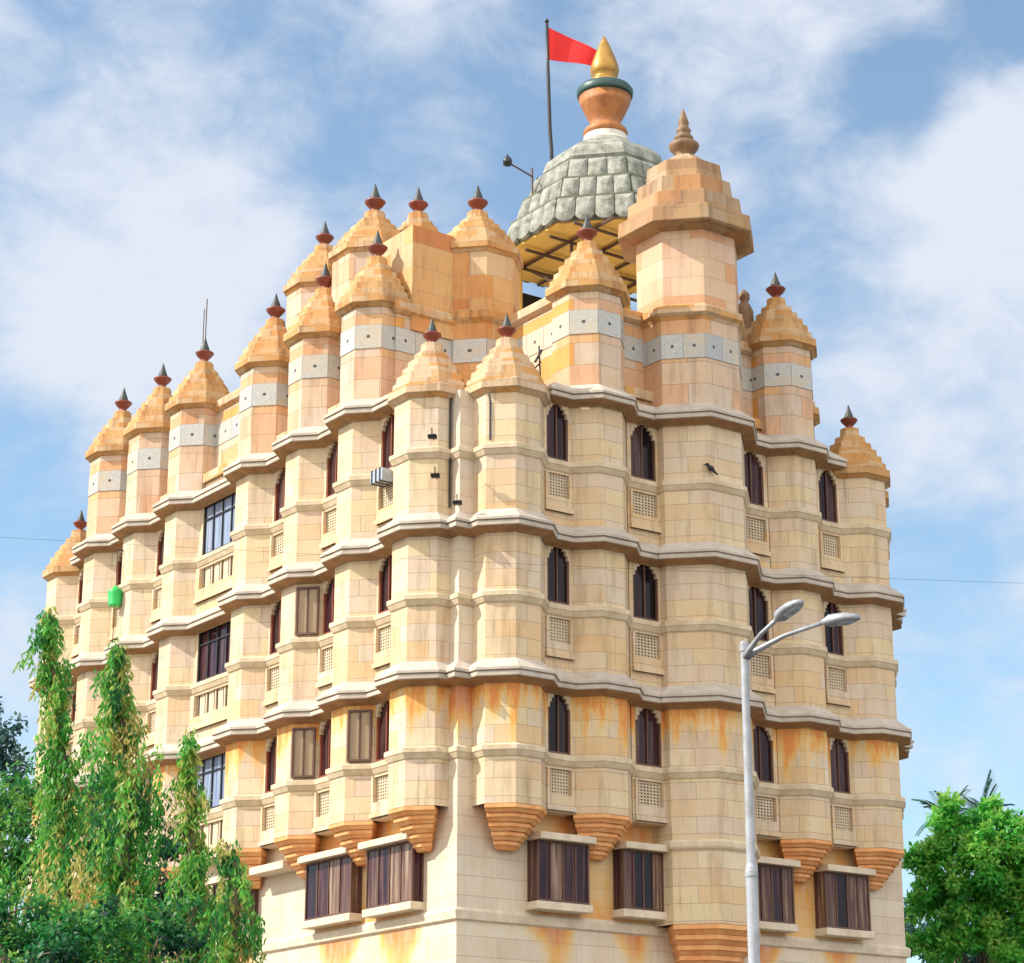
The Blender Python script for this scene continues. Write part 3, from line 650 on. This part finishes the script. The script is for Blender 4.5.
m.lathe(dx, dy, [(.40, 30.50), (.42, 30.60), (.40, 30.70), (.34, 30.74), (.33, 30.80), (.39, 30.88), (.42, 31.0), (.40, 31.14), (.32, 31.40), (.20, 31.72), (.09, 31.98), (.0, 32.16)], 28, 2)
m.build('kalash', ['orange_finial', 'teal_paint', 'gold_metal'], dome, smooth=True)
for x, y in ((6.95, 7.75), (11.0, 8.0), (11.0, 4.0)):
    m = MB(); m.rings([octa(x, y, .62, 20.3), octa(x, y, .62, 25.16)]); m.build('pavilion_column', 'yellow_plaster', temple)
m = MB(); m.box(lambda t, p, z: (t, p, z), 7.4, 12.6, 8.8, 14, 20.3, 24.9); m.build('pavilion_shade_box', 'dark_hole', temple)  # black box: shade inside the pavilion put into the colour
m = MB()
for t in (-1.7, -.6, .5, 1.6):
    m.tube([(dx + t, dy - 2.45, 25.08), (dx + t, dy + 2.45, 25.08)], .045); m.tube([(dx - 2.45, dy + t, 25.02), (dx + 2.45, dy + t, 25.02)], .045)
m.tube([(dx - 1.7, dy - .6, 25.05), (dx - 1.7, dy - .6, 21.4)], .05); m.tube([(dx - 1.7, dy - .6, 23.6), (dx - 1.7, dy + 1.6, 25.05)], .04); m.tube([(dx + .9, dy - 2.1, 24.2), (dx - .6, dy - 2.0, 25.05)], .04)
m.build('steel_frame', 'rust_steel', temple)
m = MB(); m.tube([(8.28, 5.0, 28.0), (8.3, 4.62, 27.65), (8.32, 4.3, 27.2), (8.34, 4.1, 26.3)], .05, mi=0); m.build('drain_pipe', 'black_metal', temple)
# rain pipes in the re-entrant corners
m = MB(); m.tube([(.02, .30, 17.7), (-.06, .30, 17.4), (-.06, .30, 14.9)], .026); m.build('drain_pipe', 'black_metal', temple)
m = MB(); m.tube([(.44, -.50, 17.5), (.44, -.55, 17.2), (.44, -.55, 16.35)], .026); m.build('drain_pipe', 'black_metal', temple)

# ------------------------------------------------------------------ things on the roof and walls
fp = tag(empty('flagpole', (7.85, 7.0, 26.6)), 'tall dark flagpole flying a red pennant beside the dome', 'flagpole')
m = MB(); m.tube([(7.88, 7.0, 26.6), (7.83, 7.0, 28.6), (7.78, 7, 29.2), (7.72, 7, 31.2), (7.69, 7, 32.62)], [.06, .055, .055, .05, .045], 8); m.lathe(7.69, 7, [(.05, 32.6), (.07, 32.66), (.0, 32.74)], 8); m.build('pole', 'black_metal', fp, smooth=True)
m = MB(); n = 14; dirv = Vector((.80, -.60, 0)).normalized(); dirv = RT.normalized()
def fl(u, v):
    base = Vector((7.74, 7.05, 0)) + dirv * (u * 1.62); wv = math.sin(u * 6.5 + v) * .07 * (u + .1)
    zt = 32.50 - .80 * u - .10 * u * u; zb = 31.46 - .28 * u
    return base + FW * wv + Vector((0, 0, zt + (zb - zt) * v))
for s_ in (0, .012):
    for i in range(n):
        for j in range(4): m.face([fl(i / n, j / 4) + FW * s_, fl((i + 1) / n, j / 4) + FW * s_, fl((i + 1) / n, (j + 1) / 4) + FW * s_, fl(i / n, (j + 1) / 4) + FW * s_])
m.build('flag', 'flag_cloth', fp, smooth=True, recalc=False)

def onY(px, py, Y): v = ray(px, py); return CAM + v * ((Y - CAM.y) / v.y)
def onX(px, py, X): v = ray(px, py); return CAM + v * ((X - CAM.x) / v.x)
fl_ = tag(empty('floodlight', onY(533, 207, 6.5)), 'slim roof post holding a dark floodlight out on a slanting arm', 'floodlight')
m = MB(); m.tube([onY(533, 214, 6.5), onY(532, 168, 6.5)], .03); m.tube([onY(533, 177, 6.5), onY(509, 163, 6.5)], .025); m.tube([onY(537, 208, 6.6), onY(537, 178, 6.6), onY(546, 179, 6.6), onY(546, 200, 6.6)], .02); m.build('post', 'rust_steel', fl_)
m = MB(); c_ = onY(507.5, 161, 6.5); m.lathe(c_.x, c_.y, [(.04, c_.z - .15), (.12, c_.z - .12), (.13, c_.z + .02), (.09, c_.z + .10), (.03, c_.z + .14), (.02, c_.z + .2)], 10); m.build('lamp', 'black_metal', fl_, smooth=True)

def wall_lamp(pt, label, out, tilt=.3):
    r_ = tag(empty('wall_lamp', pt), label, 'lamp', 'small black lamps fixed to the temple walls'); o_ = Vector(out)
    m = MB(); p = Vector(pt); m.tube([p, p + o_ * .22 + Vector((0, 0, .02)), p + o_ * .26 + Vector((0, 0, .20))], .014); m.build('bracket', 'black_metal', r_)
    m = MB(); s_ = o_.cross(Vector((0, 0, 1))); q = p + o_ * .16 + Vector((0, 0, -.02)); A = [q + s_ * a * .10 + o_ * b * .06 for a, b in ((-1, -1), (1, -1), (1, 1), (-1, 1))]; B = [v + Vector((0, 0, .08)) + o_ * .04 for v in A]
    m.rings([[tuple(v) for v in A], [tuple(v) for v in B]], cap0=True, cap1=True); m.build('lamp_head', 'black_metal', r_, bevel=.015)
d2 = (-.7071, -.7071, 0)
wall_lamp(onX(437, 479, -.62), 'small black lamp on bracket low on the turret left of the corner', d2)
wall_lamp(onX(434, 440, -.66), 'small black lamp just above the string course left of the corner', d2)
wall_lamp(onX(459, 506, -.02), 'small black lamp on the corner pier above the cornice', d2)
ra = tag(empty('rooftop_antenna', onY(541, 392, .4)), 'thin dark rod with short arms beside the front corner turret roof', 'antenna')
m = MB(); m.tube([onY(541, 392, .4), onY(539, 346, .4)], .022); m.tube([onY(535, 362, .4), onY(542, 350, .4)], .03); m.tube([onY(534, 369, .4), onY(541, 362, .4)], .02); m.build('rod', 'black_metal', ra)
la = tag(empty('lightning_rod', (-.04, LY[4], 22.6)), 'pair of thin lightning rods rising over a left-face turret spike', 'lightning rod')
m = MB(); m.tube([(-.04, LY[4], 22.6), (-.04, LY[4], 23.95)], .016); m.tube([(-.04, LY[4] + .14, 22.3), (-.04, LY[4] + .14, 23.7)], .014); m.tube([(-.04, LY[4], 22.6), (-.04, LY[4] + .14, 22.5)], .014); m.build('rod', 'rust_steel', la)
ac = tag(empty('junction_box', onX(383, 480, -.5)), 'grey box in black straps on a narrow sill left of corner turret', 'box')
m = MB(); p = onX(384, 478, -.5); m.box(PL, p.y - .26, p.y + .26, .38, .72, p.z - .14, p.z + .16); m.build('case', 'lamp_lens', ac, bevel=.02)
m = MB()
for t in (-.17, .0, .17): m.box(PL, p.y + t - .022, p.y + t + .022, .37, .735, p.z - .155, p.z + .17)
m.build('strap', 'black_metal', ac)
gl = tag(empty('lantern', onX(116, 585, -1.0)), 'small bright green lantern hanging on a cord by the left face', 'lantern')
t_, b_ = onX(115.5, 589, -1.0), onX(115.5, 606, -1.0)
m = MB(); m.lathe(t_.x, t_.y, [(.03, t_.z + .1), (.08, t_.z + .02), (.19, t_.z - .04), (.20, t_.z - .12), (.17, b_.z + .05), (.18, b_.z + .02), (.14, b_.z)], 12); m.build('shade', 'green_plastic', gl, smooth=True)
m = MB(); m.tube([(t_.x, t_.y, t_.z + 1.1), (t_.x, t_.y, t_.z)], .012); m.tube([(t_.x, t_.y, b_.z), (t_.x, t_.y, b_.z - 1.2)], .012); m.tube([(t_.x, t_.y, t_.z + 1.1), (-.2, t_.y, t_.z + 1.25)], .02); m.build('cord', 'black_metal', gl)
# small carved figure on the roof beside the tall turret
sf = onY(745, 331, .55)
m = MB(); m.lathe(sf.x, sf.y, [(.26, sf.z - .5), (.26, sf.z + .08), (.20, sf.z + .12), (.24, sf.z + .30), (.23, sf.z + .55), (.15, sf.z + .72), (.10, sf.z + .78), (.15, sf.z + .86), (.15, sf.z + 1.0), (.08, sf.z + 1.08), (0, sf.z + 1.16)], 10)
tag(m.build('statue', 'stone_finial', origin=sf, smooth=True), 'small carved stone figure standing on the roof edge', 'statue')
# a crow on the string course
bp = onY(711, 471, -1.52)
m = MB(); ax = (RT * -.75 + Vector((0, 0, .66))).normalized(); C0 = Vector(bp)
def blob(c, a, b, d=ax, n=8):
    m.tube([c + d * (a * (2 * i / n - 1)) for i in range(n + 1)], [b * math.sin(math.pi * max(.03, min(.97, i / n))) for i in range(n + 1)], 8)
blob(C0 + Vector((0, 0, .07)), .12, .065); blob(C0 + ax * .11 + Vector((0, 0, .09)), .055, .042, RT * -1); m.tube([C0 + ax * .11 - RT * .05 + Vector((0, 0, .09)), C0 + ax * .11 - RT * .11 + Vector((0, 0, .08))], [.016, .003], 6)
m.tube([C0 - ax * .08 + Vector((0, 0, .06)), C0 - ax * .20 + Vector((0, 0, .04))], [.04, .02], 6)
for s_ in (-.025, .025): m.tube([C0 + FW * s_ + Vector((0, 0, .03)), C0 + FW * s_ + Vector((0, 0, -.04))], .007, 5)
tag(m.build('crow', 'crow_feather', origin=bp, smooth=True), 'black crow perched on the ledge of the tall central turret', 'bird')

# cables
def cable(pts, r, label):
    m = MB(); m.tube(pts, r, 5); tag(m.build('cable', 'black_metal', origin=pts[0]), label, 'cable')
A, B = at(-420, 512, 37), at(1500, 598, 34)
cable([A.lerp(B, k / 40) - Vector((0, 0, .15 * math.sin(math.pi * k / 40))) for k in range(41)], .0022, 'long thin overhead wire crossing in front of the middle storeys')
A, B = Vector((dx + .5, dy, 29.1)), Vector((cx, cy, 26.05)); B = Vector((13.5, 7.6, 29.0))
cable([A.lerp(B, k / 10) - Vector((0, 0, .15 * math.sin(math.pi * k / 10))) for k in range(11)], .012, 'thin wire strung off the neck of the gilded dome finial')

# ------------------------------------------------------------------ street lamp
B0 = at(749, 800, 28.0); lx, ly = B0.x, B0.y; zt = at(745, 650, 28).z
sl_ = tag(empty('street_lamp', (lx, ly, GZ)), 'tall grey street lamp with two arms at the roadside', 'street lamp')
m = MB(); zj = at(750, 868, 28).z
m.lathe(lx, ly, [(.22, GZ + .01), (.22, GZ + .05), (.078, GZ + .08), (.071, zj - .06), (.069, zj), (.055, zj + .05), (.050, zt - .02), (.060, zt - .02), (.060, zt + .08), (.04, zt + .11), (0, zt + .12)], 16); m.build('pole', 'galvanised_steel', sl_, smooth=False)
TC = -FW
m = MB(); m.lathe(lx, ly, [(.073, zj - .12), (.079, zj - .10), (.079, zj - .04), (.073, zj - .02)], 16); m.build('collar', 'galvanised_steel', sl_)
def lamp_arm(dr, dt, rise, head_d, hl):
    p0 = Vector((lx, ly, zt - .02)); p3 = p0 + RT * dr + TC * dt + Vector((0, 0, rise)); d = (p3 - p0)
    p1 = p0 + d * .12 + Vector((0, 0, -.05)); p2 = p0 + d * .5 + Vector((0, 0, .015))
    m = MB(); m.tube([p0 + Vector((0, 0, -.10)), p1, p2, p3], [.045, .040, .028, .026], 10); a = m.build('arm', 'galvanised_steel', sl_, smooth=True)
    h = (RT * head_d[0] + TC * head_d[1] + Vector((0, 0, head_d[2]))).normalized(); s_ = h.cross(Vector((0, 0, 1))).normalized(); u = s_.cross(h).normalized()
    m = MB(); loops = []
    for f, hw, top, bot in ((-.10, .035, .03, .03), (0, .055, .05, .045), (.12, .095, .085, .07), (.35, .115, .085, .06), (.62, .12, .08, .06), (.85, .085, .055, .045), (1, .035, .025, .03)):
        c = p3 + h * (f * hl); loops.append([tuple(c + s_ * hw * math.cos(t) + u * (top if math.sin(t) > 0 else bot) * math.sin(t)) for t in [2 * math.pi * k / 16 for k in range(16)]])
    m.rings(loops, cap0=True, cap1=True); o = m.build('lamp_head', 'galvanised_steel', sl_, smooth=True)
    m = MB(); loops = []
    for f, hw, bot in ((.28, .05, .03), (.36, .085, .075), (.60, .095, .08), (.84, .06, .055), (.92, .02, .03)):
        c = p3 + h * (f * hl); loops.append([tuple(c + s_ * hw * math.cos(t) + u * (bot * math.sin(t) if math.sin(t) < 0 else -.03)) for t in [2 * math.pi * k / 16 for k in range(16)]])
    m.rings(loops, cap0=True, cap1=True); m.build('lens', 'lamp_lens', o, smooth=True)
lamp_arm(.35, .75, .24, (.40, .75, .17), .52)
lamp_arm(.97, .45, .27, (.95, .35, .05), .44)

# ------------------------------------------------------------------ trees
def leaf(m, p, d, n, l, w, tone):
    """one leaf blade: two bent quads' worth, kept to a single lozenge"""
    s_ = d.cross(n)
    if s_.length < 1e-4: s_ = d.orthogonal()
    s_.normalize(); m.face((p, p + d * (l * .45) + s_ * w, p + d * l, p + d * (l * .45) - s_ * w), None, 0, tone)
def rv(): 
    z = random.uniform(-1, 1); t = random.uniform(0, 2 * math.pi); r = math.sqrt(1 - z * z); return Vector((r * math.cos(t), r * math.sin(t), z))
def trunk(m, base, top, r0, r1, limbs=()):
    n = 7; pts = [base.lerp(top, k / n) + Vector((math.sin(k * 1.7) * .05, math.cos(k * 2.1) * .05, 0)) for k in range(n + 1)]
    m.tube(pts, [r0 + (r1 - r0) * k / n for k in range(n + 1)], 9)
    for a, b, r in limbs:
        mid = a.lerp(b, .5) + rv() * (b - a).length * .08; m.tube([a, mid, b], [r, r * .65, r * .25], 7)
def ashoka(stem, d, prof, label, nbr, seed, gold=.25, tone=.5):
    """weeping mast tree: separate hanging shoots round a wandering stem, with gaps. stem: (x px, y px) from the tip down; prof: (y px, half width m)"""
    random.seed(seed); S_ = [at(x, y, d) for x, y in stem]; base = Vector((S_[-1].x, S_[-1].y, GZ)); root = tag(empty('ashoka_tree', base), label, 'tree', 'drooping trees left of the temple')
    zs = [(at(stem[0][0], y, d).z, hw) for y, hw in prof]; limbs = []; m = MB()
    def axis(z):
        for p, q in zip(S_, S_[1:]):
            if z >= q.z: return q.lerp(p, max(0, min(1, (z - q.z) / (p.z - q.z))))
        return S_[-1]
    def hw_at(z):
        for (z1, w1), (z0, w0) in zip(zs, zs[1:]):
            if z >= z0: return w0 + (w1 - w0) * (z - z0) / (z1 - z0)
        return zs[-1][1]
    top, zlow = S_[0].z, zs[-1][0]
    for k in range(nbr):
        z = zlow + (top - zlow) * ((k + random.random()) / nbr) ** 1.05; a = random.uniform(0, 2 * math.pi); w = hw_at(z) * random.choice((.3, .55, .8, 1.05, 1.5))
        c0 = axis(z); st = Vector((c0.x, c0.y, z)); out = Vector((math.cos(a), math.sin(a), 0)); ln = random.uniform(.45, 1.0) * (.35 + 1.1 * w)
        tn = tone + random.uniform(-.38, .25) + (random.uniform(.2, .42) if random.random() < gold else 0)
        tip = st + out * w + Vector((0, 0, .05))
        if w < .5: limbs.append((st - Vector((0, 0, .30)), tip - out * w * .25, .009 + .008 * w))
        for h in range(random.randint(3, 6)):                       # shoots hanging from this branch
            f0 = random.uniform(.25, 1.05); s0 = st.lerp(tip, f0) + rv() * .07 * (1 + w); l2 = ln * random.uniform(.5, 1.15); t2 = tn + random.uniform(-.12, .12); sw = rv() * .10
            for i in range(int(10 + l2 * 20)):
                f = random.random(); q = s0 + Vector((sw.x * f, sw.y * f, -l2 * f)) + rv() * (.075 - .03 * f)
                dn = (Vector((0, 0, -1)) + rv() * .7).normalized()
                leaf(m, q, dn, rv(), random.uniform(.09, .17), random.uniform(.014, .026), max(0, min(1, t2 + random.uniform(-.16, .16))))
    m.build('crown', 'ashoka_leaf', root, attr='tone', merge=False, recalc=False)
    m = MB(); pts = [base] + [Vector(p) for p in reversed(S_)]; m.tube(pts, [.13 - .115 * i / (len(pts) - 1) for i in range(len(pts))], 8)
    for A_, B_, r in limbs: m.tube([A_, A_.lerp(B_, .5) + Vector((0, 0, .10)), B_], [r, r * .7, r * .3], 5)
    m.build('trunk', 'bark', root)
ashoka([(50, 608), (47, 640), (56, 690), (62, 750), (64, 830), (66, 963)], 36.4, [(608, .05), (630, .20), (668, .27), (706, .22), (745, .38), (790, .62), (840, .95), (963, 1.0)], 'leftmost drooping tree, its bent tip reaching highest', 112, 11, .16, .66)
ashoka([(118, 645), (120, 680), (122, 740), (124, 830), (126, 963)], 35.4, [(645, .05), (668, .19), (706, .26), (735, .48), (780, .80), (850, .78), (963, .8)], 'middle drooping tree with yellowish hanging shoots', 128, 12, .30, .60)
ashoka([(191, 733), (190, 770), (192, 830), (194, 963)], 34.6, [(733, .04), (770, .15), (800, .20), (840, .28), (890, .36), (963, .34)], 'slim bright green spire of drooping leaves nearest the box windows', 64, 13, .10, .72)
ashoka([(226, 842), (236, 870), (234, 905), (228, 963)], 34.0, [(842, .08), (868, .30), (895, .50), (930, .42), (963, .22)], 'short drooping sapling right of the slim green spire', 34, 14, .30, .66)

def broad(px, d, clumps, label, mat, seed, n, leafl, group, r0=.2, dark=0.0, name='tree'):
    """broad-leaved tree: clumps (x px, y px, radius m, depth offset m) of small leaves with gaps between"""
    random.seed(seed); c0 = at(px, clumps[0][1], d); base = Vector((c0.x, c0.y, GZ)); root = tag(empty(name, base), label, 'tree', group)
    m = MB(); limbs = []; fork = base.lerp(Vector((c0.x, c0.y, c0.z)), .55)
    for (x, y, r, dd) in clumps:
        c = at(x, y, d + dd); limbs.append((fork + Vector((0, 0, random.uniform(-.9, .1))), c + Vector((0, 0, -r * .3)), r0 * .34)); k = int(n * r * r)
        subs = [(c + Vector((rv().x, rv().y, rv().z * .8)) * r * random.uniform(.5, 1.0), r * random.uniform(.24, .42)) for _ in range(int(9 + r * 5))]
        for s_c, s_r in subs:
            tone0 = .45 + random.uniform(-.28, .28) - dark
            if random.random() < .3: limbs.append((c, s_c, r0 * .09))
            for _ in range(int(k / len(subs))):
                dv = rv(); q = s_c + dv * s_r * random.random() ** .45; q.z -= abs(dv.x) * s_r * .2
                dd_ = (dv * .6 + rv() * .8 + Vector((0, 0, -.35))).normalized()
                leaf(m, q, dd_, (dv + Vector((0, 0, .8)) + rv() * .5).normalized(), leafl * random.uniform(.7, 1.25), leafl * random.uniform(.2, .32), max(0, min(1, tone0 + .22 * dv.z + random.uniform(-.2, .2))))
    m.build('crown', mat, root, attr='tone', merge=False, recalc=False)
    m = MB(); trunk(m, base, fork, r0, r0 * .6, limbs); m.build('trunk', 'bark', root)
GT = 'leafy trees round the temple'
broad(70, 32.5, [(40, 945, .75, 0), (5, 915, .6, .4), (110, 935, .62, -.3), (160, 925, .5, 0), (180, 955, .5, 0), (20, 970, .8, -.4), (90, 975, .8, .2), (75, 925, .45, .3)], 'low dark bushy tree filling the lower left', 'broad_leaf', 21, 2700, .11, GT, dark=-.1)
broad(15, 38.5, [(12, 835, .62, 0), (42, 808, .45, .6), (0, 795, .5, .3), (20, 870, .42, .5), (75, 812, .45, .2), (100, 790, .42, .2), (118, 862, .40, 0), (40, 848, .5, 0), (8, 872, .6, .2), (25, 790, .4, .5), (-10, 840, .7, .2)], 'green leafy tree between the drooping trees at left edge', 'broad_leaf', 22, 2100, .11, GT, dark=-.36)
broad(160, 37, [(168, 850, .42, 0), (165, 895, .50, 0), (118, 815, .42, .2), (95, 840, .36, 0)], 'dark shaded tree glimpsed between the middle and slim drooping trees', 'blue_leaf', 26, 2300, .11, GT, dark=.25, r0=.12)
broad(2, 46, [(2, 742, .62, 0), (-14, 770, .8, 0), (14, 772, .5, .3), (2, 810, .7, 0), (-10, 715, .4, 0)], 'bluish dark tree rising at the left edge behind others', 'blue_leaf', 23, 1500, .13, GT)
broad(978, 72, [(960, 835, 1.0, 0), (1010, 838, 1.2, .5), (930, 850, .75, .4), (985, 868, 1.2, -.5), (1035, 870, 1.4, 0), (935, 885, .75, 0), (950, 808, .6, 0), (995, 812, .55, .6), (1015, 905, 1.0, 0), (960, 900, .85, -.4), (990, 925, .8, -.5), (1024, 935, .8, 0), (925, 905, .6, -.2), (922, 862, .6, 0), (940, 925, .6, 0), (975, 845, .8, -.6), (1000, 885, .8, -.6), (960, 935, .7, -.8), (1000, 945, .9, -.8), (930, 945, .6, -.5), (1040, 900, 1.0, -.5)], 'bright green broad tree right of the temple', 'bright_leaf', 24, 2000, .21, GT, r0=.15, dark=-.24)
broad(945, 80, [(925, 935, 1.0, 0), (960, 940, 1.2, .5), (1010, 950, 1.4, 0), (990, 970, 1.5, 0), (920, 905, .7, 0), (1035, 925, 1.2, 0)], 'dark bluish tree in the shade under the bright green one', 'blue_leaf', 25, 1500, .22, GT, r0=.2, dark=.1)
def palm(px, py, d, seed, label):
    random.seed(seed); top = at(px, py, d); base = Vector((top.x, top.y, GZ)); root = tag(empty('palm_tree', base), label, 'palm', 'palms behind the bright green tree')
    m = MB()
    for k in range(20):
        a = k * 2.4; el = random.uniform(.2, 1.4); out = Vector((math.cos(a) * math.cos(el), math.sin(a) * math.cos(el), math.sin(el))); ln = random.uniform(1.5, 2.1)
        pts = [top + out * ln * f + Vector((0, 0, -1.1 * f * f * (1.3 - el * .7))) for f in [i / 14 for i in range(15)]]
        for i in range(1, 15):
            d_ = (pts[i] - pts[i - 1]).normalized(); s_ = d_.cross(Vector((0, 0, 1))); s_ = s_.normalized() if s_.length > .01 else d_.orthogonal()
            for sg in (-1, 1):
                for q in (0, .5): leaf(m, pts[i - 1].lerp(pts[i], q), (s_ * sg * .8 + d_ * .7 + Vector((0, 0, -.25))).normalized(), Vector((0, 0, 1)), .55 * (1 - i / 22), .028, random.random())
    m.build('crown', 'palm_leaf', root, attr='tone', merge=False, recalc=False)
    m = MB(); m.tube([base, base.lerp(top, .5) + Vector((.1, 0, 0)), top], [.2, .14, .12], 9); m.build('trunk', 'bark', root)
palm(948, 820, 78, 31, 'spiky palm peeping out left of the bright tree top'); palm(984, 820, 79, 32, 'spiky palm peeping out over the bright tree top')
